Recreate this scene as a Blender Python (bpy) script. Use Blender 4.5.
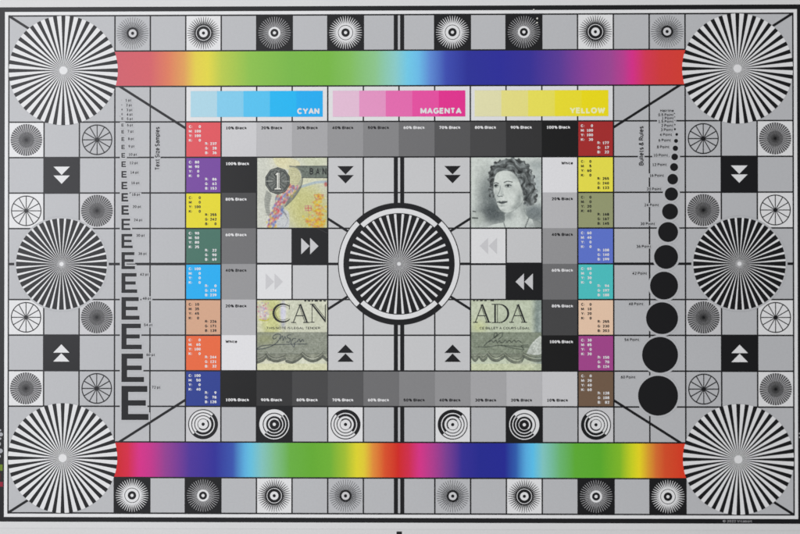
import bpy, math, random
import numpy as np
from mathutils import Matrix, Vector

random.seed(7)
rng = np.random.default_rng(7)
scene = bpy.context.scene
for o in list(bpy.data.objects):
    bpy.data.objects.remove(o)

# ------------------------------------------------------------ camera
CELL = 0.01905                      # one grid cell of the chart: 3/4 inch
H = 1.65                            # height of the chart's centre on the wall
cam_d = bpy.data.cameras.new('camera')
cam = bpy.data.objects.new('camera', cam_d)
scene.collection.objects.link(cam)
scene.camera = cam
cam_d.sensor_width = 36.0
cam_d.lens = 2000.0 / 1024.0 * 36.0
cam_d.clip_start = 0.01
cam_d.clip_end = 50.0
ax, ay, az = -0.0093, -0.01962, 0.00042
R = (Matrix.Rotation(az, 3, 'Z') @ Matrix.Rotation(ay, 3, 'Y') @ Matrix.Rotation(ax, 3, 'X'))
t = Vector((-0.00052, 0.00166, -0.83414))
MC = Matrix(((1, 0, 0), (0, 0, -1), (0, 1, 0)))
crot = MC @ R.transposed()
cpos = MC @ (-(R.transposed() @ t)) + Vector((0, 0, H))
cam.matrix_world = Matrix.Translation(cpos) @ crot.to_4x4()
cam_d.dof.use_dof = True
cam_d.dof.focus_distance = 0.850
cam_d.dof.aperture_fstop = 4.0

# ------------------------------------------------------------ world and lamps (upper, lower and front ones added to fit the chart's brightness)
world = bpy.data.worlds.new('World')
scene.world = world
world.use_nodes = True
world.node_tree.nodes['Background'].inputs[0].default_value = (0.93, 0.96, 1.0, 1)
world.node_tree.nodes['Background'].inputs[1].default_value = 0.01


def area(name, loc, target, sx, sy, power, col=(1, 1, 1)):
    d = bpy.data.lights.new(name, 'AREA')
    d.shape = 'RECTANGLE'
    d.size = sx
    d.size_y = sy
    d.energy = power
    d.color = col
    ob = bpy.data.objects.new(name, d)
    scene.collection.objects.link(ob)
    ob.location = loc
    ob.rotation_euler = (Vector(target) - Vector(loc)).to_track_quat('-Z', 'Y').to_euler()
    return ob


area('upper_softbox', (-0.30, -0.60, H + 1.3), (0, 0, H), 0.5, 0.5, 14.9, (1.0, 0.995, 0.985))
area('lower_softbox', (-0.30, -0.60, H - 1.3), (0, 0, H), 0.5, 0.5, 15.4, (1.0, 0.995, 0.985))
area('front_softbox', (-0.05, -0.95, H + 1.5), (0, 0, H), 0.7, 0.7, 4.7, (1.0, 0.995, 0.985))
area('window_softbox', (-0.58, -1.1, H + 0.15), (-0.1, 0, H), 0.34, 0.4, 3.9, (0.93, 0.935, 1.0))

scene.view_settings.view_transform = 'Standard'
scene.view_settings.look = 'None'
scene.view_settings.exposure = 0.0
scene.view_settings.gamma = 1.0
scene.render.engine = 'CYCLES'
scene.render.resolution_x = 1024
scene.render.resolution_y = 684


# ------------------------------------------------------------ colour helpers
def lin(c):
    c = c / 255.0
    return c / 12.92 if c <= 0.04045 else ((c + 0.055) / 1.055) ** 2.4


def ink_from(rgb, u):
    """ink reflectance for a colour measured off the print at column u"""
    L = 0.865 if u < 8 else 0.865 - 0.016 * (u - 8)
    V = max(0.010, 0.045 - 0.0035 * u)
    return tuple(min(0.97, max(0.006, (lin(c) - V) / L)) for c in rgb)


mats = {}


def ink(name, rgb, rough=0.42, ramp=None, attr=None):
    """printed ink on satin photo paper: faint mottling and a fine paper tooth"""
    if name in mats:
        return mats[name]
    m = bpy.data.materials.new(name)
    m.use_nodes = True
    nt = m.node_tree
    b = nt.nodes['Principled BSDF']
    b.inputs['Roughness'].default_value = rough
    b.inputs['Specular IOR Level'].default_value = 0.5
    tc = nt.nodes.new('ShaderNodeTexCoord')
    n1 = nt.nodes.new('ShaderNodeTexNoise')
    n1.inputs['Scale'].default_value = 900.0
    n1.inputs['Detail'].default_value = 4.0
    n1.inputs['Roughness'].default_value = 0.7
    nt.links.new(tc.outputs['Object'], n1.inputs['Vector'])
    n2 = nt.nodes.new('ShaderNodeTexNoise')
    n2.inputs['Scale'].default_value = 14.0
    n2.inputs['Detail'].default_value = 3.0
    nt.links.new(tc.outputs['Object'], n2.inputs['Vector'])
    mr = nt.nodes.new('ShaderNodeMapRange')
    mr.inputs['From Min'].default_value = 0.3
    mr.inputs['From Max'].default_value = 0.7
    mr.inputs['To Min'].default_value = 0.968
    mr.inputs['To Max'].default_value = 1.032
    nt.links.new(n1.outputs['Fac'], mr.inputs['Value'])
    mr2 = nt.nodes.new('ShaderNodeMapRange')
    mr2.inputs['From Min'].default_value = 0.3
    mr2.inputs['From Max'].default_value = 0.7
    mr2.inputs['To Min'].default_value = 0.985
    mr2.inputs['To Max'].default_value = 1.015
    nt.links.new(n2.outputs['Fac'], mr2.inputs['Value'])
    mul = nt.nodes.new('ShaderNodeMath')
    mul.operation = 'MULTIPLY'
    nt.links.new(mr.outputs[0], mul.inputs[0])
    nt.links.new(mr2.outputs[0], mul.inputs[1])
    vm = nt.nodes.new('ShaderNodeVectorMath')
    vm.operation = 'SCALE'
    nt.links.new(mul.outputs[0], vm.inputs['Scale'])
    if ramp:
        x0, x1, stops = ramp
        sep = nt.nodes.new('ShaderNodeSeparateXYZ')
        nt.links.new(tc.outputs['Object'], sep.inputs[0])
        r = nt.nodes.new('ShaderNodeMapRange')
        r.inputs['From Min'].default_value = x0
        r.inputs['From Max'].default_value = x1
        nt.links.new(sep.outputs['X'], r.inputs['Value'])
        cr = nt.nodes.new('ShaderNodeValToRGB')
        el = cr.color_ramp.elements
        while len(el) < len(stops):
            el.new(0.5)
        for e, (p, c) in zip(el, stops):
            e.position = p
            e.color = (*c, 1)
        # positions may reorder while being written: write them twice
        for e, (p, c) in zip(cr.color_ramp.elements, stops):
            e.position = p
            e.color = (*c, 1)
        nt.links.new(r.outputs[0], cr.inputs[0])
        nt.links.new(cr.outputs[0], vm.inputs[0])
    elif attr:
        at = nt.nodes.new('ShaderNodeAttribute')
        at.attribute_name = attr
        nt.links.new(at.outputs['Color'], vm.inputs[0])
    else:
        vm.inputs[0].default_value = rgb
    nt.links.new(vm.outputs[0], b.inputs['Base Color'])
    bp = nt.nodes.new('ShaderNodeBump')
    bp.inputs['Strength'].default_value = 0.12
    bp.inputs['Distance'].default_value = 0.0001
    nt.links.new(n1.outputs['Fac'], bp.inputs['Height'])
    nt.links.new(bp.outputs[0], b.inputs['Normal'])
    mats[name] = m
    return m


def g(v):
    return (v, v, v * 1.025)


BLACK = ink('black_ink', (0.0078, 0.0080, 0.0094))
WHITE = ink('paper_white', (0.815, 0.82, 0.83))
GREY = ink('light_grey_ink', (0.528, 0.537, 0.555))
PALE = ink('pale_grey_ink', (0.640, 0.646, 0.656))
K = {100: 0.0082, 90: 0.034, 80: 0.066, 70: 0.100, 60: 0.178, 50: 0.262, 40: 0.335, 30: 0.43, 20: 0.535, 10: 0.655, 0: 0.83}
KM = {k: ink('black_%d_percent' % k, g(v)) for k, v in K.items()}


# ------------------------------------------------------------ mesh helpers, all in grid cells (u right, v down)
STEP = 0.000012


def P(u, v, z):
    return ((u - 11) * CELL, -z * STEP, (7 - v) * CELL)


class MB:
    def __init__(self, z):
        self.v, self.f, self.mi, self.m = [], [], [], []
        self.z = z

    def poly(self, pts, mat, dz=0):
        if mat not in self.m:
            self.m.append(mat)
        # faces look towards the camera (-Y): order the points clockwise in (u, v-down) terms
        a = sum(pts[i][0] * pts[(i + 1) % len(pts)][1] - pts[(i + 1) % len(pts)][0] * pts[i][1] for i in range(len(pts)))
        if a > 0:
            pts = pts[::-1]
        b = len(self.v)
        self.v += [P(x, y, self.z + dz) for x, y in pts]
        self.f.append(list(range(b, b + len(pts))))
        self.mi.append(self.m.index(mat))
        return self

    def rect(self, u0, v0, u1, v1, mat, dz=0):
        return self.poly([(u0, v0), (u1, v0), (u1, v1), (u0, v1)], mat, dz)

    def disc(self, cu, cv, r, mat, dz=0, n=96):
        return self.poly([(cu + r * math.cos(2 * math.pi * i / n), cv + r * math.sin(2 * math.pi * i / n)) for i in range(n)], mat, dz)

    def arc(self, cu, cv, r0, r1, a0, a1, mat, dz=0, n=96):
        k = max(2, int(n * abs(a1 - a0) / 360))
        for i in range(k):
            b0 = math.radians(a0 + (a1 - a0) * i / k)
            b1 = math.radians(a0 + (a1 - a0) * (i + 1) / k)
            self.poly([(cu + r0 * math.cos(b0), cv - r0 * math.sin(b0)), (cu + r1 * math.cos(b0), cv - r1 * math.sin(b0)),
                       (cu + r1 * math.cos(b1), cv - r1 * math.sin(b1)), (cu + r0 * math.cos(b1), cv - r0 * math.sin(b1))], mat, dz)
        return self

    def ray(self, cu, cv, ang, r0, w0, r1, w1, mat, dz=0):
        c, s = math.cos(math.radians(ang)), -math.sin(math.radians(ang))
        q = [(r0, w0 / 2), (r1, w1 / 2), (r1, -w1 / 2), (r0, -w0 / 2)]
        return self.poly([(cu + a * c - b * s, cv + a * s + b * c) for a, b in q], mat, dz)

    def line(self, u0, v0, u1, v1, w, mat, dz=0):
        d = math.hypot(u1 - u0, v1 - v0)
        nx, ny = -(v1 - v0) / d * w / 2, (u1 - u0) / d * w / 2
        return self.poly([(u0 + nx, v0 + ny), (u1 + nx, v1 + ny), (u1 - nx, v1 - ny), (u0 - nx, v0 - ny)], mat, dz)

    def build(self, name, parent, label=None):
        me = bpy.data.meshes.new(name)
        me.from_pydata(self.v, [], self.f)
        for m in self.m:
            me.materials.append(m)
        me.polygons.foreach_set('material_index', self.mi)
        me.update()
        o = bpy.data.objects.new(name, me)
        scene.collection.objects.link(o)
        o.parent = parent
        if label:
            o['label'] = label
        return o


# ------------------------------------------------------------ lettering: a grotesque drawn with ribbons
def el(cx, cy, rx, ry, a0, a1, n=10):
    return [(cx + rx * math.cos(math.radians(a0 + (a1 - a0) * i / n)), cy + ry * math.sin(math.radians(a0 + (a1 - a0) * i / n))) for i in range(n + 1)]


# glyph = (width, strokes); 0..1 is baseline to cap height, x-height 0.74
XH = 0.74
GL = {
    ' ': (0.30, []),
    'A': (0.80, [[(0, 0), (0.40, 1), (0.80, 0)], [(0.14, 0.28), (0.66, 0.28)]]),
    'B': (0.66, [[(0, 0), (0, 1)], [(0, 1)] + el(0.36, 0.76, 0.26, 0.24, 90, -90) + [(0, 0.52)], el(0.38, 0.26, 0.28, 0.26, 90, -90) + [(0, 0)]]),
    'C': (0.76, [el(0.40, 0.5, 0.40, 0.5, 42, 318, 18)]),
    'D': (0.74, [[(0, 0), (0, 1)], [(0, 1), (0.30, 1)] + el(0.34, 0.5, 0.40, 0.5, 80, -80, 14) + [(0.30, 0), (0, 0)]]),
    'E': (0.56, [[(0.56, 1), (0, 1), (0, 0), (0.56, 0)], [(0, 0.52), (0.50, 0.52)]]),
    'G': (0.80, [el(0.40, 0.5, 0.40, 0.5, 42, 345, 20), [(0.80, 0.10), (0.80, 0.44)], [(0.88, 0.44), (0.46, 0.44)]]),
    'H': (0.70, [[(0, 0), (0, 1)], [(0.70, 0), (0.70, 1)], [(0, 0.52), (0.70, 0.52)]]),
    'I': (0.16, [[(0.08, 0), (0.08, 1)]]),
    'K': (0.68, [[(0, 0), (0, 1)], [(0.64, 1), (0.04, 0.40)], [(0.24, 0.58), (0.68, 0)]]),
    'L': (0.52, [[(0, 1), (0, 0), (0.52, 0)]]),
    'M': (0.88, [[(0, 0), (0, 1), (0.44, 0.14), (0.88, 1), (0.88, 0)]]),
    'N': (0.72, [[(0, 0), (0, 1), (0.72, 0), (0.72, 1)]]),
    'O': (0.82, [el(0.41, 0.5, 0.41, 0.5, 0, 360, 24)]),
    'P': (0.60, [[(0, 0), (0, 1)] + el(0.34, 0.74, 0.26, 0.26, 90, -90) + [(0, 0.48)]]),
    'R': (0.66, [[(0, 0), (0, 1)] + el(0.36, 0.75, 0.26, 0.25, 90, -90) + [(0, 0.50)], [(0.34, 0.50), (0.66, 0)]]),
    'S': (0.60, [el(0.30, 0.75, 0.28, 0.25, 30, 270) + el(0.30, 0.25, 0.30, 0.25, 90, -150)]),
    'T': (0.66, [[(0, 1), (0.66, 1)], [(0.33, 1), (0.33, 0)]]),
    'U': (0.70, [[(0, 1)] + el(0.35, 0.30, 0.35, 0.30, 180, 360) + [(0.70, 1)]]),
    'V': (0.76, [[(0, 1), (0.38, 0), (0.76, 1)]]),
    'W': (1.10, [[(0, 1), (0.28, 0), (0.55, 0.92), (0.82, 0), (1.10, 1)]]),
    'Y': (0.76, [[(0, 1), (0.38, 0.45), (0.76, 1)], [(0.38, 0.45), (0.38, 0)]]),
    'a': (0.52, [el(0.26, 0.24, 0.26, 0.24, 0, 360, 14), [(0.52, 0), (0.52, 0.50)] + el(0.27, 0.50, 0.25, 0.24, 0, 150)]),
    'b': (0.54, [[(0, 1), (0, 0)], el(0.27, XH / 2, 0.27, XH / 2, 0, 360, 14)]),
    'c': (0.50, [el(0.27, XH / 2, 0.27, XH / 2, 48, 312, 12)]),
    'e': (0.54, [[(0.02, XH / 2), (0.54, XH / 2)] + el(0.27, XH / 2, 0.27, XH / 2, 0, 310, 14)]),
    'h': (0.52, [[(0, 1), (0, 0)], [(0, XH * 0.6)] + el(0.26, 0.48, 0.26, 0.26, 150, 0) + [(0.52, 0)]]),
    'i': (0.16, [[(0.08, 0), (0.08, XH)], [(0.08, 0.90), (0.08, 1.02)]]),
    'k': (0.50, [[(0, 1), (0, 0)], [(0.46, XH), (0.03, 0.28)], [(0.18, 0.42), (0.50, 0)]]),
    'l': (0.16, [[(0.08, 0), (0.08, 1)]]),
    'm': (0.86, [[(0, XH), (0, 0)], el(0.22, 0.50, 0.21, 0.24, 170, 0) + [(0.43, 0)], el(0.65, 0.50, 0.21, 0.24, 170, 0) + [(0.86, 0)]]),
    'n': (0.52, [[(0, XH), (0, 0)], el(0.26, 0.48, 0.26, 0.26, 160, 0) + [(0.52, 0)]]),
    'o': (0.54, [el(0.27, XH / 2, 0.27, XH / 2, 0, 360, 16)]),
    'p': (0.54, [[(0, XH), (0, -0.26)], el(0.27, XH / 2, 0.27, XH / 2, 0, 360, 14)]),
    'r': (0.34, [[(0, XH), (0, 0)], el(0.22, 0.44, 0.22, 0.30, 170, 70)]),
    's': (0.46, [el(0.23, 0.55, 0.21, 0.19, 30, 260) + el(0.23, 0.18, 0.23, 0.18, 80, -150)]),
    't': (0.34, [[(0.12, 0.96), (0.12, 0.12), (0.20, 0), (0.34, 0)], [(0, XH), (0.32, XH)]]),
    'u': (0.52, [[(0, XH)] + el(0.26, 0.26, 0.26, 0.26, 180, 350) + [(0.52, 0.2)], [(0.52, XH), (0.52, 0)]]),
    'x': (0.50, [[(0, XH), (0.50, 0)], [(0.50, XH), (0, 0)]]),
    'z': (0.46, [[(0, XH), (0.46, XH), (0, 0), (0.46, 0)]]),
    '0': (0.54, [el(0.27, 0.5, 0.27, 0.5, 0, 360, 18)]),
    '1': (0.54, [[(0.08, 0.80), (0.32, 1), (0.32, 0)], [(0.10, 0), (0.54, 0)]]),
    '2': (0.54, [el(0.27, 0.72, 0.26, 0.28, 165, -30) + [(0, 0), (0.54, 0)]]),
    '3': (0.54, [el(0.26, 0.75, 0.25, 0.25, 150, -90), el(0.26, 0.26, 0.27, 0.26, 90, -150)]),
    '4': (0.58, [[(0.40, 0), (0.40, 1), (0, 0.27), (0.58, 0.27)]]),
    '5': (0.54, [[(0.50, 1), (0.06, 1), (0.03, 0.52)] + el(0.26, 0.31, 0.27, 0.31, 110, -150)]),
    '6': (0.54, [el(0.27, 0.31, 0.27, 0.31, 0, 360, 16), [(0.0, 0.34), (0.12, 0.84), (0.40, 1)]]),
    '7': (0.54, [[(0, 1), (0.54, 1), (0.20, 0)]]),
    '8': (0.54, [el(0.27, 0.76, 0.23, 0.24, 0, 360, 14), el(0.27, 0.27, 0.27, 0.27, 0, 360, 14)]),
    '9': (0.54, [el(0.27, 0.69, 0.27, 0.31, 0, 360, 16), [(0.54, 0.66), (0.42, 0.16), (0.14, 0)]]),
    '%': (0.86, [el(0.18, 0.76, 0.16, 0.24, 0, 360, 12), el(0.68, 0.24, 0.16, 0.24, 0, 360, 12), [(0.66, 1), (0.20, 0)]]),
    ':': (0.16, [[(0.08, 0), (0.08, 0.16)], [(0.08, 0.56), (0.08, 0.72)]]),
    '.': (0.16, [[(0.08, 0), (0.08, 0.14)]]),
    '&': (0.74, [[(0.74, 0), (0.20, 0.70)] + el(0.34, 0.82, 0.16, 0.18, 190, -20) + [(0.12, 0.42)] + el(0.28, 0.24, 0.27, 0.24, 150, 340)]),
    '\u00a9': (0.96, [el(0.48, 0.5, 0.46, 0.5, 0, 360, 18), el(0.48, 0.5, 0.20, 0.24, 45, 315, 10)]),
    '\u00c9': (0.56, [[(0.56, 1), (0, 1), (0, 0), (0.56, 0)], [(0, 0.52), (0.50, 0.52)], [(0.2, 1.14), (0.4, 1.3)]]),
}


def ribbon(pts, w):
    """left and right rails of a polyline with mitred joins"""
    closed = math.hypot(pts[0][0] - pts[-1][0], pts[0][1] - pts[-1][1]) < 1e-6
    p = []
    for q in pts:
        if not p or math.hypot(q[0] - p[-1][0], q[1] - p[-1][1]) > 1e-5:
            p.append(q)
    n = len(p)
    out = []
    for i in range(n):
        if closed:
            a, c = p[i - 1] if i > 0 else p[-2], p[i + 1] if i < n - 1 else p[1]
        else:
            a, c = p[max(i - 1, 0)], p[min(i + 1, n - 1)]
        d1 = (p[i][0] - a[0], p[i][1] - a[1])
        d2 = (c[0] - p[i][0], c[1] - p[i][1])
        if d1 == (0, 0):
            d1 = d2
        if d2 == (0, 0):
            d2 = d1
        l1, l2 = math.hypot(*d1), math.hypot(*d2)
        n1 = (-d1[1] / l1, d1[0] / l1)
        n2 = (-d2[1] / l2, d2[0] / l2)
        m = (n1[0] + n2[0], n1[1] + n2[1])
        ml = math.hypot(*m) or 1
        m = (m[0] / ml, m[1] / ml)
        k = min(1 / max(m[0] * n1[0] + m[1] * n1[1], 0.3), 2.2) * w / 2
        out.append(((p[i][0] + m[0] * k, p[i][1] + m[1] * k), (p[i][0] - m[0] * k, p[i][1] - m[1] * k)))
    return out


def add_text(mb, s, u, v, cap, mat, align='L', bold=False, width=None, rot=0, dz=0, weight=None):
    """cap = cap height in cells, v = centre line of the capitals"""
    wt = weight or (0.25 if bold else 0.205)
    body = 0.84 if bold else 0.92
    gap = 0.06 if bold else 0.09
    x = 0.0
    quads = []
    for ch in s:
        gw, st = GL[ch]
        if ch in 'AMNWVKzx47Y':         # sharp corners: every bar a stroke of its own, run a little past the corner
            bars = []
            for pl in st:
                for (xa, ya), (xb, yb) in zip(pl[:-1], pl[1:]):
                    ll = math.hypot(xb - xa, yb - ya)
                    ex_, ey_ = (xb - xa) / ll * 0.09, (yb - ya) / ll * 0.09
                    bars.append([(xa - ex_, ya - ey_), (xb + ex_, yb + ey_)])
            st = bars
        for k, pl in enumerate(st):
            # keep the outer edge of the strokes inside the letter's box
            q = [(x + wt / 2 + px_ * (body if gw > 0.2 else 0.4), wt / 2 + py_ * (1 - wt)) for px_, py_ in pl]
            ylo = 0.0 if min(p[1] for p in pl) > -0.15 else -0.4
            yhi = 1.0 if ch in GL and (ch.isupper() or ch.isdigit() or ch in 'bhkl%') and ch != '\u00c9' else 1.4
            if ch in 'zx':
                yhi = XH * (1 - wt) + wt
            xlo, xhi = x, x + gw * (body if gw > 0.2 else 0.4) + wt
            r = [tuple((min(max(e[0], xlo), xhi), min(max(e[1], ylo), yhi)) for e in pr) for pr in ribbon(q, wt)]
            for a, b_ in zip(r[:-1], r[1:]):
                sq = [a[0], b_[0], b_[1], a[1]]
                if abs(sum(sq[i][0] * sq[(i + 1) % 4][1] - sq[(i + 1) % 4][0] * sq[i][1] for i in range(4))) > 1e-6:
                    quads.append((sq, k))
        x += gw * (body if gw > 0.2 else 0.4) + wt + gap if ch != ' ' else 0.30
    total = x - gap
    kx = cap if width is None else width / total
    ox = {'L': 0, 'R': -total * kx, 'C': -total * kx / 2}[align]
    for q, k in quads:
        pts = []
        for a, c in q:
            X, Y = a * kx + ox, -(c * cap - cap / 2)
            if rot == 90:
                X, Y = Y, -X
            pts.append((X + u, Y + v))
        mb.poly(pts, mat, dz + 0.12 * k)
    return total * kx


def text_obj(name, parent, s, u, v, cap, mat, z, **kw):
    mb = MB(z)
    add_text(mb, s, u, v, cap, mat, **kw)
    return mb.build(name, parent)


# ------------------------------------------------------------ pixel -> cell (measurements taken from the printed grid)
_f, _W = 2000.0, 1.28
_Ri = R.transposed()


def cell(px, py):
    d = Vector(((px * _W - 512) / _f, (342 - py * _W) / _f, -1.0))
    o = -(_Ri @ t)
    dd = _Ri @ d
    s = -o.z / dd.z
    p = o + dd * s
    return (p.x / CELL + 11, 7 - p.y / CELL)


# ============================================================ the setting: a plain wall
def wall_mat():
    m = bpy.data.materials.new('painted_wall')
    m.use_nodes = True
    nt = m.node_tree
    b = nt.nodes['Principled BSDF']
    b.inputs['Roughness'].default_value = 0.8
    n = nt.nodes.new('ShaderNodeTexNoise')
    n.inputs['Scale'].default_value = 60
    n.inputs['Detail'].default_value = 6
    cr = nt.nodes.new('ShaderNodeValToRGB')
    cr.color_ramp.elements[0].color = (0.50, 0.50, 0.49, 1)
    cr.color_ramp.elements[1].color = (0.58, 0.58, 0.57, 1)
    nt.links.new(n.outputs['Fac'], cr.inputs[0])
    nt.links.new(cr.outputs[0], b.inputs['Base Color'])
    bp = nt.nodes.new('ShaderNodeBump')
    bp.inputs['Distance'].default_value = 0.0006
    nt.links.new(n.outputs['Fac'], bp.inputs['Height'])
    nt.links.new(bp.outputs[0], b.inputs['Normal'])
    return m


me = bpy.data.meshes.new('wall')
me.from_pydata([(-2.5, 0.008, 0), (2.5, 0.008, 0), (2.5, 0.008, 3.4), (-2.5, 0.008, 3.4)], [], [(0, 1, 2, 3)])
me.materials.append(wall_mat())
wall = bpy.data.objects.new('wall', me)
scene.collection.objects.link(wall)
wall['kind'] = 'structure'

# ============================================================ the chart
root = bpy.data.objects.new('test_chart', None)
scene.collection.objects.link(root)
root.location = (0, 0, H)
root.empty_display_size = 0.05
root['label'] = 'printed camera test chart with radial stars, rainbow bars, colour patches and banknote panels'
root['category'] = 'test chart'


def sheet_box(name, u0, v0, u1, v1, y0, y1, mat):
    x0, x1 = (u0 - 11) * CELL, (u1 - 11) * CELL
    z0, z1 = (7 - v1) * CELL, (7 - v0) * CELL
    vs = [(x0, y0, z0), (x1, y0, z0), (x1, y0, z1), (x0, y0, z1), (x0, y1, z0), (x1, y1, z0), (x1, y1, z1), (x0, y1, z1)]
    fs = [(0, 1, 2, 3), (5, 4, 7, 6), (4, 0, 3, 7), (1, 5, 6, 2), (3, 2, 6, 7), (4, 5, 1, 0)]
    m = bpy.data.meshes.new(name)
    m.from_pydata(vs, [], fs)
    m.materials.append(mat)
    o = bpy.data.objects.new(name, m)
    scene.collection.objects.link(o)
    o.parent = root
    return o


MARGIN = ink('unprinted_paper', (0.725, 0.730, 0.735), 0.5)
sheet_box('backing_board', -1.72, -1.72, 23.72, 15.72, 0.00012, 0.0055, ink('foam_board', (0.71, 0.715, 0.72), 0.55))
sheet_box('paper_sheet', -1.667, -1.45, 23.667, 14.425, 0.0, 0.0001, MARGIN)

# border: black frame, white gap, thin line
b = MB(1)
o_, i_ = 0.248, 0.115
b.rect(-0.85, -o_, 22.85, -i_, BLACK)
b.rect(-0.85, 14 + i_, 22.85, 14 + o_, BLACK)
b.rect(-0.85, -i_, -i_, 14 + i_, BLACK)
b.rect(22 + i_, -i_, 22.85, 14 + i_, BLACK)
b.build('border_frame', root)

MB(0.5).rect(-0.13, -0.13, 22.13, 14.13, WHITE).build('white_band', root)
# grey ground of the grid
MB(1).rect(0, 0, 22, 14, GREY).build('grey_ground', root)
MB(2).rect(7, 4, 15, 10, PALE).build('pale_ground', root)

# white boxes behind the tint strips
for u0, u1 in ((5, 9), (9, 13), (13, 17)):
    MB(2).rect(u0, 2, u1, 3, WHITE).build('white_box', root)

# ------------------------------------------------------------ grid lines
LW = 0.040
gl = MB(3)
SOLID = {}


def hl(u0, u1, v, w=LW):
    gl.rect(u0, v - w / 2, u1, v + w / 2, BLACK)


def vl(u, v0, v1, w=LW):
    gl.rect(u - w / 2, v0, u + w / 2, v1, BLACK, dz=0.5)


hl(-0.02, 22.02, 0)
hl(-0.02, 22.02, 14)
vl(0, -0.02, 14.02)
vl(22, -0.02, 14.02)
for v in range(1, 14):
    w = 0.072 if v == 7 else LW
    if v in (5, 6, 7, 8, 9):
        hl(0, 6, v, w)
        hl(7, 15, v, w)
        hl(16, 22, v, w)
    elif v in (1, 2, 12, 13):
        hl(2.8, 19.2, v, w)
    else:
        hl(0, 22, v, w)
for u in range(1, 22):
    if u == 11:
        continue
    if u in (5, 6, 16, 17, 7, 15, 3, 4, 18, 19):
        vl(u, 0, 14)
    elif u in (1, 2, 20, 21):
        vl(u, 3, 11)
    else:
        vl(u, 0, 3)
        vl(u, 4, 10)
        vl(u, 11, 14)
vl(11, 2, 3)
gl.build('grid_lines', root)

cl = MB(4)
for v0, v1 in ((0, 1), (4, 10), (11, 12), (13, 14)):
    cl.rect(11 - 0.147, v0, 11 - 0.032, v1, BLACK)
    cl.rect(11 + 0.032, v0, 11 + 0.147, v1, BLACK)
cl.build('centre_line', root)

for u0, v0, u1, v1 in ((0, 0, 5, 35 / 11), (22, 0, 17, 35 / 11), (0, 14, 5, 14 - 35 / 11), (22, 14, 17, 14 - 35 / 11),
                       (9, 63 / 11, 9.7, 9.7 * 7 / 11), (13, 63 / 11, 12.3, 9.7 * 7 / 11), (9, 91 / 11, 9.7, 14 - 9.7 * 7 / 11),
                       (13, 91 / 11, 12.3, 14 - 9.7 * 7 / 11)):
    MB(5).line(u0, v0, u1, v1, 0.068, BLACK).build('diagonal_line', root)

# ------------------------------------------------------------ rainbow bars
top = [(118, (205, 98, 108)), (150, (208, 100, 106)), (168, (218, 125, 96)), (184, (220, 158, 92)), (196, (224, 205, 78)), (208, (222, 212, 74)),
       (222, (182, 200, 80)), (250, (140, 190, 80)), (290, (122, 182, 75)), (328, (118, 181, 70)), (350, (128, 187, 92)), (375, (138, 194, 138)),
       (395, (136, 199, 195)), (408, (110, 196, 226)), (418, (105, 184, 226)), (430, (92, 135, 206)), (446, (62, 76, 170)), (468, (47, 51, 146)),
       (500, (47, 48, 147)), (530, (56, 51, 144)), (560, (88, 60, 144)), (590, (135, 65, 144)), (610, (148, 70, 140)), (624, (175, 62, 136)),
       (632, (200, 50, 130)), (645, (198, 57, 82)), (660, (195, 60, 60)), (686, (195, 62, 52))]
bot = [(118, (205, 60, 64)), (128, (212, 60, 82)), (140, (212, 64, 140)), (150, (198, 66, 142)), (165, (150, 74, 148)), (190, (85, 66, 155)),
       (215, (62, 61, 155)), (233, (68, 92, 176)), (245, (98, 178, 224)), (251, (106, 194, 224)), (262, (134, 196, 190)), (275, (130, 190, 138)),
       (290, (108, 176, 72)), (312, (103, 172, 57)), (330, (112, 176, 58)), (345, (160, 190, 54)), (357, (220, 210, 50)), (364, (222, 200, 56)),
       (373, (222, 140, 60)), (385, (214, 82, 46)), (398, (205, 46, 40)), (409, (206, 48, 78)), (420, (209, 55, 134)), (432, (175, 62, 140)),
       (446, (122, 64, 144)), (462, (56, 50, 144)), (480, (42, 46, 140)), (505, (42, 46, 142)), (516, (52, 92, 168)), (526, (86, 166, 216)),
       (533, (90, 184, 224)), (543, (125, 190, 185))]
bot2 = [(533, (90, 184, 224)), (543, (125, 190, 185)), (560, (105, 175, 110)), (575, (92, 165, 55)), (600, (88, 162, 48)), (620, (122, 175, 45)),
        (632, (190, 198, 40)), (639, (214, 200, 40)), (648, (205, 150, 50)), (656, (200, 105, 52)), (665, (196, 76, 46)), (686, (198, 56, 40))]


def bar(name, stops, v0, v1, label, u0=None, u1=None, split=None):
    vc = (v0 + v1) / 2
    def mk(nm, st):
        us = [cell(x, 15.5 + 35.6 * vc)[0] for x, _ in st]
        a, z = us[0], us[-1]
        return a, z, ink(nm, None, ramp=((a - 11) * CELL, (z - 11) * CELL,
                         [((u - a) / (z - a), ink_from(c, u)) for u, (_, c) in zip(us, st)]))
    b = MB(6)
    if split:
        a, z, m = mk(name + '_ink', stops)
        a2, z2, m2 = mk(name + '_ink_b', split)
        mid = (cell(538, 15.5 + 35.6 * vc)[0])
        b.rect(2.8, v0, mid, v1, m)
        b.rect(mid, v0, 19.2, v1, m2)
    else:
        a, z, m = mk(name + '_ink', stops)
        b.rect(2.8, v0, 19.2, v1, m)
    b.build('rainbow_bar', root, label)


bar('upper_rainbow', top, 1.02, 1.98, 'rainbow bar running once from red through green and blue to red')
bar('lower_rainbow', bot, 12.02, 12.98, 'rainbow bar running twice from red through blue and green to red', split=bot2)


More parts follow.
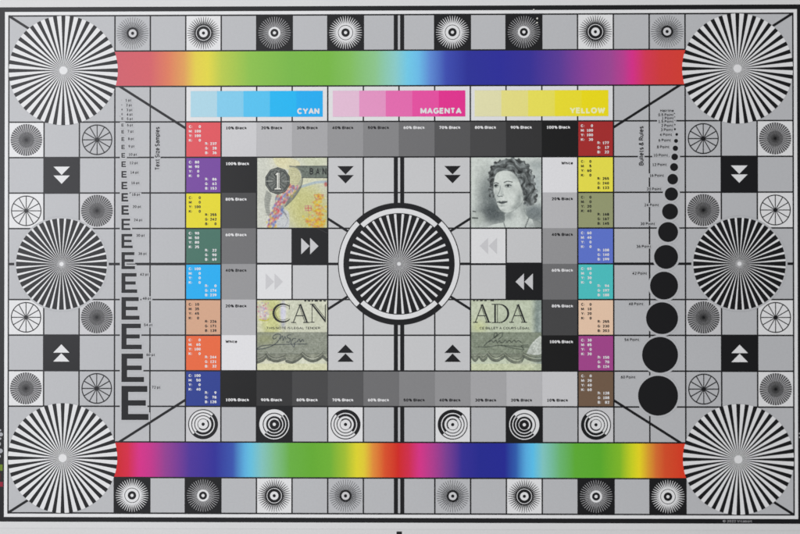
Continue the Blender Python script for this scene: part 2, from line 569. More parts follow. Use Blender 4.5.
# ------------------------------------------------------------ radial stars
def star(cu, cv, r, blackfrac, label, hub, z=8, halo=0.0):
    b = MB(z)
    if halo:
        b.disc(cu, cv, r + halo, GREY, dz=-1)
    b.disc(cu, cv, r, WHITE)
    for i in range(40):
        a = 9 * i
        h = 4.5 * blackfrac
        pts = [(cu + 0.02 * math.cos(math.radians(a)), cv - 0.02 * math.sin(math.radians(a)))]
        for k in range(-3, 4):
            aa = math.radians(a + h * k / 3)
            pts.append((cu + r * math.cos(aa), cv - r * math.sin(aa)))
        b.poly(pts, BLACK, dz=1)
    b.disc(cu, cv, hub, WHITE, dz=2, n=32)
    b.disc(cu, cv, hub * 1.9, KM[30], dz=1.5, n=32) if hub < 0.1 else None
    b.build('star_target', root, label)


for cu in (1.542, 22 - 1.542):
    for cv in (1.542, 14 - 1.542):
        star(cu, cv, 1.542, 0.47, 'large corner star of thin black wedges on white', 0.115)
for cu in (1.5, 20.5):
    star(cu, 7, 1.285, 0.70, 'side star of broad black wedges', 0.06, halo=0.05)

# central star with its split ring
b = MB(8)
b.disc(11, 7, 1.715, BLACK, n=128)
for a in (45, 225):
    b.arc(11, 7, 1.425, 1.56, a + 1.0, a + 89.0, WHITE, dz=1, n=128)
    b.arc(11, 7, 1.56, 1.69, a + 90 + 1.0 - 1, a + 180 - 0.0, WHITE, dz=1, n=128)
for i in range(40):
    b.ray(11, 7, 4.5 + 9 * i, 0.06, 0.006, 1.40, 0.068, WHITE, dz=1)
b.disc(11, 7, 0.12, KM[40], dz=2, n=32)
b.disc(11, 7, 0.055, WHITE, dz=3, n=32)
b.build('star_target', root, 'central star of white rays on black inside a split ring')


# ------------------------------------------------------------ small targets in single cells
def tile(b, c, r, mat, dz=0):
    b.rect(c + 0.02, r + 0.02, c + 0.98, r + 0.98, mat, dz)


def ray_tile(c, r, kind):
    """kind: grey thin, white thick, black thin, black thick"""
    cu, cv = c + 0.5, r + 0.5
    b = MB(6)
    bg = {'g': GREY, 'w': WHITE, 'b': BLACK}[kind[0]]
    fg, inner = (WHITE, BLACK) if kind[0] == 'b' else (BLACK, WHITE)
    if kind[0] == 'b':
        b.rect(c - 0.02, r - 0.02, c + 1.02, r + 1.02, BLACK)
    elif kind[0] == 'w':
        tile(b, c, r, bg)
    if kind[1] == 't':
        fg2 = KM[20] if kind[0] == 'b' else BLACK
        for i in range(40):
            b.ray(cu, cv, 9 * i, 0.17, 0.0150, 0.455, 0.0085 if kind[0] != 'b' else 0.011, fg2, dz=1)
        for i in range(40):
            b.ray(cu, cv, 9 * i, 0.20, 0.0155, 0.31, 0.0165, fg2, dz=1.5)
        b.disc(cu, cv, 0.168, fg, dz=2, n=48)
        b.disc(cu, cv, 0.112, KM[10] if kind == 'gt' else inner, dz=3, n=48)
    else:
        for i in range(40):
            b.ray(cu, cv, 9 * i, 0.20, 0.042, 0.465, 0.0095, fg, dz=1)
        b.disc(cu, cv, 0.245, fg, dz=2, n=48)
        b.disc(cu, cv, 0.213, inner, dz=3, n=48)
        b.disc(cu, cv, 0.196, fg, dz=4, n=48)
        b.disc(cu, cv, 0.118, inner, dz=5, n=48)
    b.disc(cu, cv, 0.045, fg, dz=6, n=24)
    lab = {'gt': 'thin rays on grey', 'wt': '', 'wk': 'thick black rays on white', 'bt': 'thin white rays on black', 'bk': 'thick white rays on black'}[kind]
    b.build('ray_target', root, lab)


for c, k in ((3, 'gt'), (5, 'wk'), (7, 'bt'), (9, 'bk')):
    ray_tile(c, 0, k)
    ray_tile(21 - c, 0, k)
for c, k in ((3, 'bk'), (5, 'bt'), (7, 'wk'), (9, 'gt')):
    ray_tile(c, 13, k)
    ray_tile(21 - c, 13, k)


def ring_tile(c, bg, ang, label):
    """ang = direction of the middle of the thick half"""
    cu, cv = c + 0.5, 11.5
    b = MB(6)
    if bg == 'b':
        b.rect(c - 0.02, 10.98, c + 1.02, 12.0, BLACK)
        fg = WHITE
    else:
        fg = BLACK
        if bg == 'w':
            tile(b, c, 11, WHITE)
        else:
            tile(b, c, 11, KM[10])
            b.disc(cu, cv, 0.42, WHITE, dz=0.5)
    a0, a1 = ang - 90, ang + 90
    for r0, r1 in ((0.325, 0.42), (0.228, 0.297), (0.135, 0.172)):
        b.arc(cu, cv, r0, r1, a0, a1, fg, dz=1)
    for r0, r1 in ((0.394, 0.42), (0.308, 0.334), (0.226, 0.250), (0.143, 0.160)):
        b.arc(cu, cv, r0, r1, a1, a1 + 180, fg, dz=1)
    b.disc(cu, cv, 0.046, fg, dz=1, n=24)
    b.build('ring_target', root, label)


ring_tile(5, 'g', -45, 'black rings on grey, thick to the lower right')
ring_tile(7, 'b', 135, 'white rings on black, thick to the upper left')
ring_tile(9, 'w', 45, 'black rings on white, thick to the upper right')
ring_tile(12, 'w', 135, 'black rings on white, thick to the upper left')
ring_tile(14, 'b', 45, 'white rings on black, thick to the upper right')
ring_tile(16, 'g', 225, 'black rings on grey, thick to the lower left')


def wheel_tile(c, r, white):
    b = MB(6)
    if white:
        tile(b, c, r, WHITE)
    cu, cv = c + 0.5, r + 0.5
    b.arc(cu, cv, 0.402, 0.430, 0, 360, BLACK, dz=1)
    for i in range(6):
        b.line(cu - 0.41 * math.cos(i * math.pi / 6), cv - 0.41 * math.sin(i * math.pi / 6),
               cu + 0.41 * math.cos(i * math.pi / 6), cv + 0.41 * math.sin(i * math.pi / 6), 0.025, BLACK, dz=1 + 0.15 * i)
    b.disc(cu, cv, 0.055, BLACK, dz=2, n=24)
    b.build('wheel_target', root, 'twelve spoked wheel on %s' % ('white' if white else 'grey'))


def fine_tile(c, r, white):
    b = MB(6)
    if white:
        tile(b, c, r, WHITE)
    else:
        tile(b, c, r, KM[10])
    cu, cv = c + 0.5, r + 0.5
    for i in range(40):
        b.ray(cu, cv, 9 * i, 0.0, 0.004, 0.448, 0.038, KM[90], dz=1)
    b.disc(cu, cv, 0.448, KM[30] if not white else KM[20], dz=0.5)
    b.disc(cu, cv, 0.22, KM[50], dz=0.7, n=48)
    b.disc(cu, cv, 0.12, KM[60], dz=0.8, n=48)
    b.disc(cu, cv, 0.035, BLACK, dz=2, n=24)
    b.build('fine_star_target', root, 'fine black star on %s' % ('white' if white else 'grey'))


for m in (0, 1):
    f = (lambda c: 21 - c) if m else (lambda c: c)
    fine_tile(f(0), 3, True)
    wheel_tile(f(2), 3, False)
    wheel_tile(f(0), 5, True)
    fine_tile(f(2), 5, False)
    wheel_tile(f(0), 8, True)
    fine_tile(f(2), 8, False)
    fine_tile(f(0), 10, True)
    wheel_tile(f(2), 10, False)


def arrow_tile(c, r, d, bg, fg, label):
    """two stacked triangles; d = 'U','D','L','R'"""
    cu, cv = c + 0.5, r + 0.5
    par = MB(6)
    if bg == BLACK:
        par.rect(c - 0.02, r - 0.02, c + 1.02, r + 1.02, bg)
    else:
        tile(par, c, r, bg)
    par = par.build('arrow_tile', root, label)
    for off in (-0.245, 0.005):
        pts = [(-0.23, off), (0.23, off), (0.0, off + 0.235)]          # pointing down
        if d == 'U':
            pts = [(x, -y) for x, y in pts]
        elif d == 'R':
            pts = [(y, x) for x, y in pts]
        elif d == 'L':
            pts = [(-y, x) for x, y in pts]
        MB(8).poly([(cu + x, cv + y) for x, y in pts], fg).build('triangle', par)


for c in (1, 20):
    arrow_tile(c, 4, 'D', BLACK, WHITE, 'white down arrows on black')
    arrow_tile(c, 9, 'U', BLACK, WHITE, 'white up arrows on black')
for c in (9, 12):
    arrow_tile(c, 4, 'D', PALE, BLACK, 'black down arrows on pale grey')
    arrow_tile(c, 9, 'U', PALE, BLACK, 'black up arrows on pale grey')
arrow_tile(8, 6, 'R', BLACK, KM[10], 'white right arrows on black')
arrow_tile(7, 7, 'R', WHITE, KM[10], 'grey right arrows on white')
arrow_tile(14, 7, 'L', BLACK, KM[10], 'white left arrows on black')
arrow_tile(13, 6, 'L', WHITE, KM[10], 'grey left arrows on white')

# ------------------------------------------------------------ grey patches with captions
WTXT = ink('white_lettering', (0.82, 0.82, 0.83))
BTXT = ink('black_lettering', (0.016, 0.016, 0.018))


def gpatch(c, r, k, v, align='L'):
    name = 'White' if k == 0 else '%d%% Black' % k
    b = MB(5)
    lo = c - 0.002 if r in (3, 10) else c + 0.02
    hi = c + 1.0 if r in (3, 10) else c + 0.98
    if r in (3, 10):
        if c == 6:
            lo = c + 0.02
        if c == 15:
            hi = c + 0.98
        b.rect(lo, r + 0.02, hi, r + 0.98, KM[k])
    else:
        b.rect(lo, r + (0.02 if r == 4 else 0), hi, r + (0.98 if r == 9 else 1), KM[k])
    p = b.build('grey_patch', root, name.lower() + ' grey patch' if k else 'white patch')
    col = WTXT if k >= 60 else BTXT
    w = {0: 0.33}.get(k, 0.60 if k < 100 else 0.67)
    text_obj('caption', p, name, c + (0.125 if align == 'L' else 0.87), r + v, 0.083, col, 7, align=align, bold=True, width=w)


for i in range(10):
    gpatch(6 + i, 3, 10 * (i + 1), 0.175)
    gpatch(6 + i, 10, 100 - 10 * i, 0.815)
for i, k in enumerate((100, 80, 60, 40, 20, 0)):
    gpatch(6, 4 + i, k, 0.18)
for i, k in enumerate((0, 20, 40, 60, 80, 100)):
    gpatch(15, 4 + i, k, 0.18, 'R')

# ------------------------------------------------------------ colour patches
LEFT = [('red', (222, 92, 98), (0, 100, 100, 0), (237, 28, 36), 1), ('purple', (122, 80, 160), (80, 90, 0, 0), (86, 63, 153), 1),
        ('yellow', (228, 216, 60), (0, 0, 100, 0), (255, 242, 0), 0), ('dark green', (80, 119, 106), (90, 50, 80, 25), (22, 90, 69), 1),
        ('cyan', (20, 175, 245), (100, 0, 0, 0), (0, 174, 239), 1), ('tan', (212, 168, 140), (10, 35, 45, 0), (226, 171, 139), 0),
        ('orange', (232, 112, 75), (0, 65, 100, 0), (244, 121, 32), 1), ('blue', (62, 76, 148), (100, 50, 0, 40), (9, 78, 128), 1)]
RIGHT = [('dark red', (155, 48, 48), (0, 100, 100, 30), (177, 17, 22), 1), ('pale yellow', (216, 208, 75), (0, 5, 60, 0), (255, 240, 133), 0),
         ('olive', (140, 145, 108), (0, 0, 20, 40), (168, 167, 145), 0), ('periwinkle', (90, 110, 190), (60, 40, 0, 0), (108, 140, 199), 1),
         ('teal', (75, 180, 180), (60, 0, 30, 0), (94, 197, 188), 1), ('peach', (215, 185, 160), (0, 10, 20, 0), (255, 230, 203), 0),
         ('magenta', (152, 69, 131), (30, 85, 0, 20), (150, 70, 124), 1), ('brown', (108, 88, 72), (0, 20, 40, 60), (128, 108, 82), 1)]


def cpatch(c, r, nm, rgb, cmyk, rgbv, light):
    m = ink(nm.replace(' ', '_') + '_ink', ink_from(rgb, c))
    b = MB(5)
    b.rect(c + 0.02, r + 0.02, c + 0.98, r + 0.98, m)
    p = b.build('colour_patch', root, nm + ' patch with its ink numbers')
    tm = WTXT if light else BTXT
    t_ = MB(7)
    wide = 0.43 if 100 in cmyk else 0.385
    for i, (ch, val) in enumerate(zip('CMYK', cmyk)):
        y = r + 0.135 + 0.128 * i
        add_text(t_, ch + ':', c + 0.09, y, 0.078, tm, bold=True, width=0.10)
        add_text(t_, str(val), c + wide, y, 0.078, tm, align='R', bold=True, width=0.062 * len(str(val)))
    for i, (ch, val) in enumerate(zip('RGB', rgbv)):
        y = r + 0.615 + 0.128 * i
        add_text(t_, ch + ':', c + 0.55, y, 0.078, tm, bold=True, width=0.09)
        add_text(t_, str(val), c + 0.875, y, 0.078, tm, align='R', bold=True, width=0.062 * len(str(val)))
    t_.build('caption', p)


for i, a in enumerate(LEFT):
    cpatch(5, 3 + i, *a)
for i, a in enumerate(RIGHT):
    cpatch(16, 3 + i, *a)

# ------------------------------------------------------------ tint strips
CY = [(172, 211, 226), (130, 201, 232), (88, 192, 236), (42, 181, 241), (15, 171, 241)]
MG = [(222, 185, 208), (222, 145, 190), (222, 105, 170), (222, 79, 156), (217, 52, 138)]
YE = [(214, 211, 166), (217, 210, 126), (219, 211, 86), (220, 208, 50), (220, 205, 25)]
for nm, cols, u0, u1, t0, t1, tcol in (('CYAN', CY, 5.14, 8.86, 8.14, 8.765, WTXT), ('MAGENTA', MG, 9.14, 12.86, 11.60, 12.755, WTXT),
                                       ('YELLOW', YE, 13.12, 16.86, 15.78, 16.77, ink('cream_lettering', ink_from((232, 228, 172), 16)))):
    st = MB(5)
    st.rect(u0, 2.135, u1, 2.865, WHITE)
    st = st.build('tint_strip', root, nm.lower() + ' strip of five tints')
    for i, c in enumerate(cols):
        a = u0 + (u1 - u0) * i / 5
        z = u0 + (u1 - u0) * (i + 1) / 5
        MB(6).rect(a, 2.135, z, 2.865, ink('%s_tint_%d' % (nm.lower(), i + 1), ink_from(c, (a + z) / 2))).build('tint_step', st)
    text_obj('caption', st, nm, t0, 2.705, 0.168, tcol, 8, bold=True, width=t1 - t0, weight=0.255)

# ------------------------------------------------------------ the column of letters
ES = [(72, 386.2), (60, 353.9), (54, 323.9), (48, 297.3), (42, 273.3), (36, 252.3), (30, 234.1), (24, 218.9), (20, 205.5), (18, 193.2), (16, 181.9),
      (14, 171.2), (12, 161.5), (10, 153.1), (9, 145.0), (8, 137.3), (7, 130.2), (6, 123.8), (5, 117.5), (4, 113.3), (3, 108.9), (2, 104.5), (1, 99.9)]
LX = {1: 125.3, 2: 126, 3: 126.4, 4: 126.6, 5: 126.8, 6: 127, 7: 127.5, 8: 128, 9: 128.4, 10: 128.5, 12: 129.4, 14: 130.2, 16: 131, 18: 131.6, 20: 132.6, 24: 133.8,
      30: 136.2, 36: 138.2, 42: 140, 48: 142.6, 54: 144, 60: 146.4, 72: 151.8}
LY = {1: 100.3, 2: 105.2, 3: 110, 4: 114.5, 5: 118.9, 6: 125.2, 7: 131.5, 8: 138.9, 9: 146.4, 10: 154.6, 12: 163, 14: 172.5, 16: 183, 18: 194.6, 20: 206.8,
      24: 220.1, 30: 235.6, 36: 253.8, 42: 274.6, 48: 298.6, 54: 325.1, 60: 355, 72: 387.6}
for ei, (pt, ytop) in enumerate(ES):
    h = pt * 0.01326
    u0, v0 = cell(121.5, ytop)
    w, s = h * 0.80, h * (0.20 if h > 0.3 else 0.235)
    rects = [(0, 0, s, h), (s, 0, w * 0.955, s * 0.88), (s, h * 0.42, w * 0.90, h * 0.42 + s * 0.80), (s, h - s * 0.88, w, h)]
    b = MB(7)
    q = 0.045
    if h > 0.05:
        for k, (x0, y0, x1, y1) in enumerate(rects):
            b.rect(u0 + x0 - q, v0 + y0 - q, u0 + x1 + q, v0 + y1 + q, GREY, dz=-2 + 0.1 * k)
    for x0, y0, x1, y1 in rects:
        b.rect(u0 + x0, v0 + y0, u0 + x1, v0 + y1, BLACK)
    b.build('letter', root)
    lu, lv = cell(LX[pt], LY[pt])
    wd = 0.175 if pt < 10 else 0.245
    b = MB(7)
    b.rect(lu - 0.03, lv - 0.055, lu + wd + 0.03, lv + 0.07, GREY, dz=-2.5 + 0.018 * ei)
    add_text(b, '%d pt' % pt, lu, lv, 0.075, BTXT, width=wd)
    b.build('size_caption', root)
b = MB(7)
ua, va = cell(157.3, 170.2)
_, vb = cell(157.3, 127.0)
b.rect(ua - 0.09, vb - 0.02, ua + 0.09, va + 0.02, GREY, dz=-2)
add_text(b, 'Text Size Samples', ua, va, 0.135, BTXT, width=va - vb, rot=90)
b.build('heading', root)

# ------------------------------------------------------------ the column of bullets
DT = [(60, 396.0), (54, 355.1), (48, 318.4), (42, 285.8), (36, 257.1), (30, 232.2), (24, 211.7), (20, 194.2), (16, 179.3), (12, 167.2), (10, 157.0),
      (8, 148.4), (6, 141.0), (4, 134.5), (3, 129.3), (2, 124.7), (1.5, 120.7), (1, 117.0), (0.5, 113.7)]
DL = [('Hairline', 673.8, 110.7, 0.38), ('0.5 Point', 673.6, 114.9, 0.43), ('1 Point', 673.8, 118.2, 0.34), ('1.5 Point', 673.6, 121.5, 0.43), ('2 Point', 673.4, 125.6, 0.34),
      ('3 Point', 672.9, 129.8, 0.34), ('4 Point', 672, 134.7, 0.34), ('6 Point', 671, 140.3, 0.35), ('8 Point', 669.4, 147.0, 0.35),
      ('10 Point', 668, 155.3, 0.41), ('12 Point', 666.8, 164.7, 0.41), ('16 Point', 664, 175.6, 0.41), ('20 Point', 661.4, 189.1, 0.41),
      ('24 Point', 659, 205.1, 0.41), ('30 Point', 655.1, 223.9, 0.41), ('36 Point', 651.1, 246.6, 0.41), ('42 Point', 647, 273.5, 0.41),
      ('48 Point', 643.4, 304.1, 0.41), ('54 Point', 639.2, 339.9, 0.41), ('60 Point', 635.5, 377.4, 0.41)]
for i, (pt, yc) in enumerate(DT):
    r = max(pt * 0.01852 / 2, 0.014)
    ur, vc = cell(678.0, yc)
    if pt < 4:
        ur -= 0.05 - 0.0 + (4 - pt) * 0.01
    b = MB(7)
    if pt > 5:
        b.disc(ur - r, vc, r + 0.055, GREY, dz=-2 + 0.02 * i, n=72)
    b.disc(ur - r, vc, r, BLACK, n=96 if pt > 5 else 16)
    b.build('bullet', root)
for i, (s, x, y, w) in enumerate(DL):
    uu, vv = cell(x, y)
    b = MB(7)
    b.rect(uu - w - 0.03, vv - 0.055, uu + 0.03, vv + 0.055, GREY, dz=-3 + 0.03 * i)
    if 2.9 < vv < 3.1:
        b.rect(uu - w, 2.97, 18.75, 3.03, GREY, dz=-3.6 + 0.03 * i)
    add_text(b, s, uu, vv, 0.078, BTXT, align='R', width=w)
    b.build('size_caption', root)
b = MB(7)
ua, va = cell(641.2, 165.6)
_, vb = cell(641.2, 126.3)
b.rect(ua - 0.09, vb - 0.02, ua + 0.09, va + 0.02, GREY, dz=-2)
add_text(b, 'Bullets & Rules', ua, va, 0.135, BTXT, width=va - vb, rot=90)
b.build('heading', root)

# ------------------------------------------------------------ printing in the border
b = MB(3)
ua, va = cell(722.6, 521.4)
ub, _ = cell(752.2, 521.4)
add_text(b, '\u00a9 2022 Vitabolt', ua, 14.178, 0.070, ink('grey_lettering', (0.30, 0.30, 0.31)), width=ub - ua)
b.build('copyright_line', root)

LOGO = ink('logo_white', (0.42, 0.43, 0.46))
b = MB(3)
for y0, y1, x1 in ((429.5, 431.5, 1.2), (432.8, 436.6, 2.9), (437.8, 440.0, 1.3), (442.0, 446.5, 0.8), (449.0, 453.4, 2.7), (455.0, 458.0, 0.8)):
    u1, v0 = cell(x1, y0)
    _, v1 = cell(x1, y1)
    c_ = (v1 - v0) * 0.3
    b.poly([(-0.5, v0), (u1 - c_, v0), (u1, v0 + c_), (u1, v1 - c_), (u1 - c_, v1), (-0.5, v1)], LOGO)
for y0, y1, x1, c in ((464.8, 471.0, 2.6, ink('logo_green', ink_from((118, 138, 66), 0))), (473.5, 480.0, 0.9, ink('logo_maroon', ink_from((88, 60, 66), 0))),
                      (482.2, 487.0, 2.9, ink('logo_red', ink_from((150, 58, 76), 0)))):
    u1, v0 = cell(x1, y0)
    _, v1 = cell(x1, y1)
    b.rect(-0.5, v0, u1, v1, c)
b.build('maker_mark', root)

b = MB(3)
GT = ink('small_print_ink', (0.16, 0.16, 0.17))
v = 11.85

while v < 13.9:
    h = random.choice((0.02, 0.03, 0.045))
    b.rect(22.205, v, 22.26 + random.random() * 0.02, v + h, GT)
    b.rect(22.30, v + 0.01, 22.35, v + h, GT)
    v += h + random.choice((0.018, 0.02, 0.05))
for yy in (433.8, 437.6):
    _, vv = cell(799, yy)
    b.rect(22.14, vv - 0.022, 22.4, vv + 0.022, ink('grey_lettering', None))
b.build('small_print', root)

u, v = cell(399.2, 532.0)
sheet_box('registration_mark', u - 0.075, v, u + 0.075, v + 0.45, 0.0, 0.0004, BLACK)

for x, y, r in ((537.1, 18.5, 0.026), (537.0, 22.8, 0.026), (533.7, 9.7, 0.022)):
    u, v = cell(x, y)
    b = MB(14)
    b.poly([(u + r * (0.8 + 0.4 * random.random()) * math.cos(a * math.pi / 4), v + r * (0.8 + 0.4 * random.random()) * math.sin(a * math.pi / 4)) for a in range(8)],
           ink('fleck_white', (0.72, 0.71, 0.66)))
    b.build('fleck', root)
SC = ink('scuff', (0.06, 0.06, 0.062))
for pts, z in (([(317, 228.6), (322, 230.6), (327, 233.2)], 13),):
    b = MB(z)
    for i in range(len(pts) - 1):
        b.line(*cell(*pts[i]), *cell(*pts[i + 1]), 0.012, SC)
    b.build('scratch', root)


# ============================================================ engraved picture panels, painted as printed ink
N = 150
SS = 2


class Canvas:
    """colours are display values 0..255, coordinates 0..540 across the panel"""
    def __init__(self, bg):
        n = N * SS
        self.x, self.y = np.meshgrid((np.arange(n) + 0.5) / n * 540, (np.arange(n) + 0.5) / n * 540)
        self.c = np.zeros((n, n, 3)) + np.array(bg, float)

    def mix(self, a, col):
        a = np.clip(a, 0, 1)[..., None]
        self.c = self.c * (1 - a) + np.array(col, float) * a

    def blob(self, cx, cy, rx, ry, col, a=1.0, rot=0, hard=1.0):
        t_ = math.radians(rot)
        dx, dy = self.x - cx, self.y - cy
        X = (dx * math.cos(t_) + dy * math.sin(t_)) / rx
        Y = (-dx * math.sin(t_) + dy * math.cos(t_)) / ry
        self.mix(a * np.exp(-((X * X + Y * Y) ** hard)), col)

    def stroke(self, pts, w, col, a=1.0, smooth=True):
        if smooth and len(pts) > 2:
            pts = catmull(pts)
        d = np.full(self.x.shape, 1e9)
        for (x0, y0), (x1, y1) in zip(pts[:-1], pts[1:]):
            vx, vy = x1 - x0, y1 - y0
            L2 = vx * vx + vy * vy + 1e-9
            s = np.clip(((self.x - x0) * vx + (self.y - y0) * vy) / L2, 0, 1)
            d = np.minimum(d, np.hypot(self.x - x0 - s * vx, self.y - y0 - s * vy))
        self.mix(a * np.clip((w / 2 - d) / 2.0 + 0.5, 0, 1), col)

    def mask(self, pts, smooth=True):
        if smooth:
            pts = catmull(pts + [pts[0]])[:-1]
        ins = np.zeros(self.x.shape, bool)
        n = len(pts)
        for i in range(n):
            x0, y0 = pts[i]
            x1, y1 = pts[(i + 1) % n]
            if y0 == y1:
                continue
            c = ((y0 > self.y) != (y1 > self.y)) & (self.x < (x1 - x0) * (self.y - y0) / (y1 - y0) + x0)
            ins ^= c
        return ins.astype(float)

    def poly(self, pts, col, a=1.0, smooth=True):
        m = self.mask(pts, smooth)
        self.mix(a * m, col)
        return m

    def noise(self, amp, scale, mask=1.0):
        k = int(540 / scale) + 2
        r = rng.standard_normal((k, k))
        xi = self.x / 540 * (k - 1.001)
        yi = self.y / 540 * (k - 1.001)
        x0, y0 = xi.astype(int), yi.astype(int)
        fx, fy = xi - x0, yi - y0
        v = (r[y0, x0] * (1 - fx) + r[y0, x0 + 1] * fx) * (1 - fy) + (r[y0 + 1, x0] * (1 - fx) + r[y0 + 1, x0 + 1] * fx) * fy
        m = mask if np.isscalar(mask) else mask
        self.c += (v * amp * m)[..., None]

    def out(self):
        n = N
        c = self.c.reshape(n, SS, n, SS, 3).mean((1, 3))
        return np.clip(c, 5, 250)


def catmull(p):
    out = []
    for i in range(len(p) - 1):
        p0 = p[max(i - 1, 0)]
        p1, p2 = p[i], p[i + 1]
        p3 = p[min(i + 2, len(p) - 1)]
        for k in range(6):
            s = k / 6
            out.append(tuple(0.5 * (2 * b_ + (c_ - a_) * s + (2 * a_ - 5 * b_ + 4 * c_ - d_) * s * s + (3 * b_ - a_ - 3 * c_ + d_) * s ** 3)
                             for a_, b_, c_, d_ in zip(p0, p1, p2, p3)))
    out.append(p[-1])
    return out


def panel(name, c, r, cv, label):
    img = cv.out()
    lo = 0.02
    us = np.linspace(c + lo, c + 2 - lo, N + 1)
    vs_ = np.linspace(r + lo, r + 2 - lo, N + 1)
    verts = [P(u_, v_, 6) for v_ in vs_ for u_ in us]
    faces = []
    for j in range(N):
        for i in range(N):
            a = j * (N + 1) + i
            faces.append((a, a + N + 1, a + N + 2, a + 1))
    m = bpy.data.meshes.new(name)
    m.from_pydata(verts, [], faces)
    L = img / 255.0
    L = np.where(L <= 0.04045, L / 12.92, ((L + 0.055) / 1.055) ** 2.4)
    V = max(0.008, 0.045 - 0.0035 * (c + 1))
    L = np.clip((L - V) / 0.86, 0.006, 0.84)
    col = np.ones((N * N, 4, 4), np.float32)
    col[:, :, :3] = L.reshape(-1, 1, 3)
    at = m.color_attributes.new('print', 'FLOAT_COLOR', 'CORNER')
    at.data.foreach_set('color', col.ravel())
    m.materials.append(ink('printed_picture', None, attr='print'))
    m.update()
    o = bpy.data.objects.new(name, m)
    scene.collection.objects.link(o)
    o.parent = root
    o['label'] = label
    return o


def pu(c, x):
    return c + x / 540 * 2


def sig(cv, pts, w=4, col=(50, 56, 52), a=0.85):
    cv.stroke(pts, w, col, a)


# ---- panel one: round seal with a numeral, coloured ribbon, grey band
cv = Canvas((206, 208, 196))
cv.blob(360, 360, 170, 190, (200, 199, 138), 0.95, hard=2)
cv.blob(450, 470, 150, 150, (198, 195, 132), 0.9, hard=2)
cv.blob(450, 20, 130, 60, (205, 210, 180), 0.8, hard=2)
cv.blob(190, 30, 70, 50, (222, 216, 180), 0.7)
cv.poly([(120, 0), (250, 0), (330, 40), (300, 110), (230, 90), (150, 60)], (218, 212, 170), 0.75)
cv.poly([(330, 160), (540, 160), (540, 215), (440, 200), (350, 222)], (212, 213, 186), 1.0)
cv.stroke([(345, 222), (400, 205), (460, 190), (540, 186)], 20, (170, 186, 196), 0.9)
m = cv.poly([(250, 60), (300, 70), (335, 100), (350, 150), (345, 205), (320, 260), (280, 320), (230, 370), (190, 400), (160, 380), (140, 300), (200, 270),
             (270, 235), (300, 190), (290, 130), (255, 95)], (150, 154, 140), 0.55)
cv.poly([(255, 75), (310, 85), (338, 150), (300, 215), (250, 235), (240, 120)], (206, 203, 160), 0.9)
for k in range(11):
    cv.stroke([(245, 90 + k * 14), (290, 84 + k * 14), (336 - abs(k - 5) * 4, 96 + k * 13)], 3.0, (130, 134, 115), 0.6)
cv.stroke([(250, 64), (300, 72), (338, 105), (350, 160), (340, 215), (315, 265), (270, 325), (215, 375)], 9, (104, 108, 100), 0.75)
cv.poly([(345, 200), (335, 240), (300, 290), (260, 330), (215, 375), (250, 300), (300, 255)], (110, 114, 120), 0.75)
cv.poly([(70, 250), (110, 285), (100, 340), (95, 400), (110, 450), (90, 460), (62, 400), (55, 320)], (150, 153, 146), 0.85)
for k in range(10):
    cv.stroke([(66, 270 + k * 19), (104 - k * 1.0, 280 + k * 18)], 3, (110, 113, 108), 0.5, False)
cv.poly([(180, 395), (215, 400), (245, 430), (240, 540), (150, 540), (165, 450)], (196, 200, 206), 0.8)
cv.stroke([(170, 380), (200, 410), (225, 440)], 7, (110, 112, 125), 0.7)
cv.poly([(300, 62), (540, 62), (540, 156), (345, 152), (338, 105)], (112, 120, 112), 1.0, False)
cv.noise(9, 9, cv.mask([(300, 62), (540, 62), (540, 156), (345, 152), (338, 105)], False))
cv.stroke([(300, 64), (540, 64)], 6, (70, 76, 72), 0.8, False)
cv.stroke([(345, 153), (540, 155)], 6, (66, 72, 70), 0.8, False)
# speckled ribbon running down
cols = [(206, 70, 70), (220, 190, 70), (80, 100, 180), (235, 225, 215), (205, 90, 120), (90, 120, 190)]
path = catmull([(285, 225), (240, 270), (195, 315), (170, 370), (150, 420), (130, 470), (110, 535)])
for (x, y) in path:
    cv.blob(x, y, 30, 20, (196, 190, 190), 0.25, hard=2)
    for _ in range(10):
        col = cols[rng.integers(len(cols))]
        cv.blob(x + rng.normal(0, 19), y + rng.normal(0, 10), 8, 12, col, 0.50, rot=25, hard=2)
for (x, y, n_, s) in ((480, 420, 34, 26), (470, 500, 60, 38), (475, 300, 20, 18), (400, 490, 22, 22), (470, 360, 18, 20)):
    for _ in range(n_):
        col = [(222, 180, 40), (226, 196, 60), (205, 110, 90), (230, 170, 40)][rng.integers(4)]
        cv.blob(x + rng.normal(0, s * 0.85), y + rng.normal(0, s * 0.85), 10, 9, col, 0.55, hard=2)
cv.stroke([(372, 372), (418, 372), (418, 408), (372, 408), (372, 372)], 6, (190, 120, 140), 0.8, False)
cv.stroke([(395, 372), (395, 408)], 7, (200, 80, 90), 0.8, False)
cv.stroke([(372, 390), (418, 390)], 7, (200, 80, 90), 0.8, False)
cv.stroke([(400, 410), (398, 470)], 4, (190, 130, 120), 0.7, False)
cv.stroke([(440, 285), (512, 285), (500, 318), (450, 318), (440, 285)], 5, (200, 120, 90), 0.8, False)
cv.blob(530, 205, 13, 18, (176, 74, 80), 0.8, hard=2)
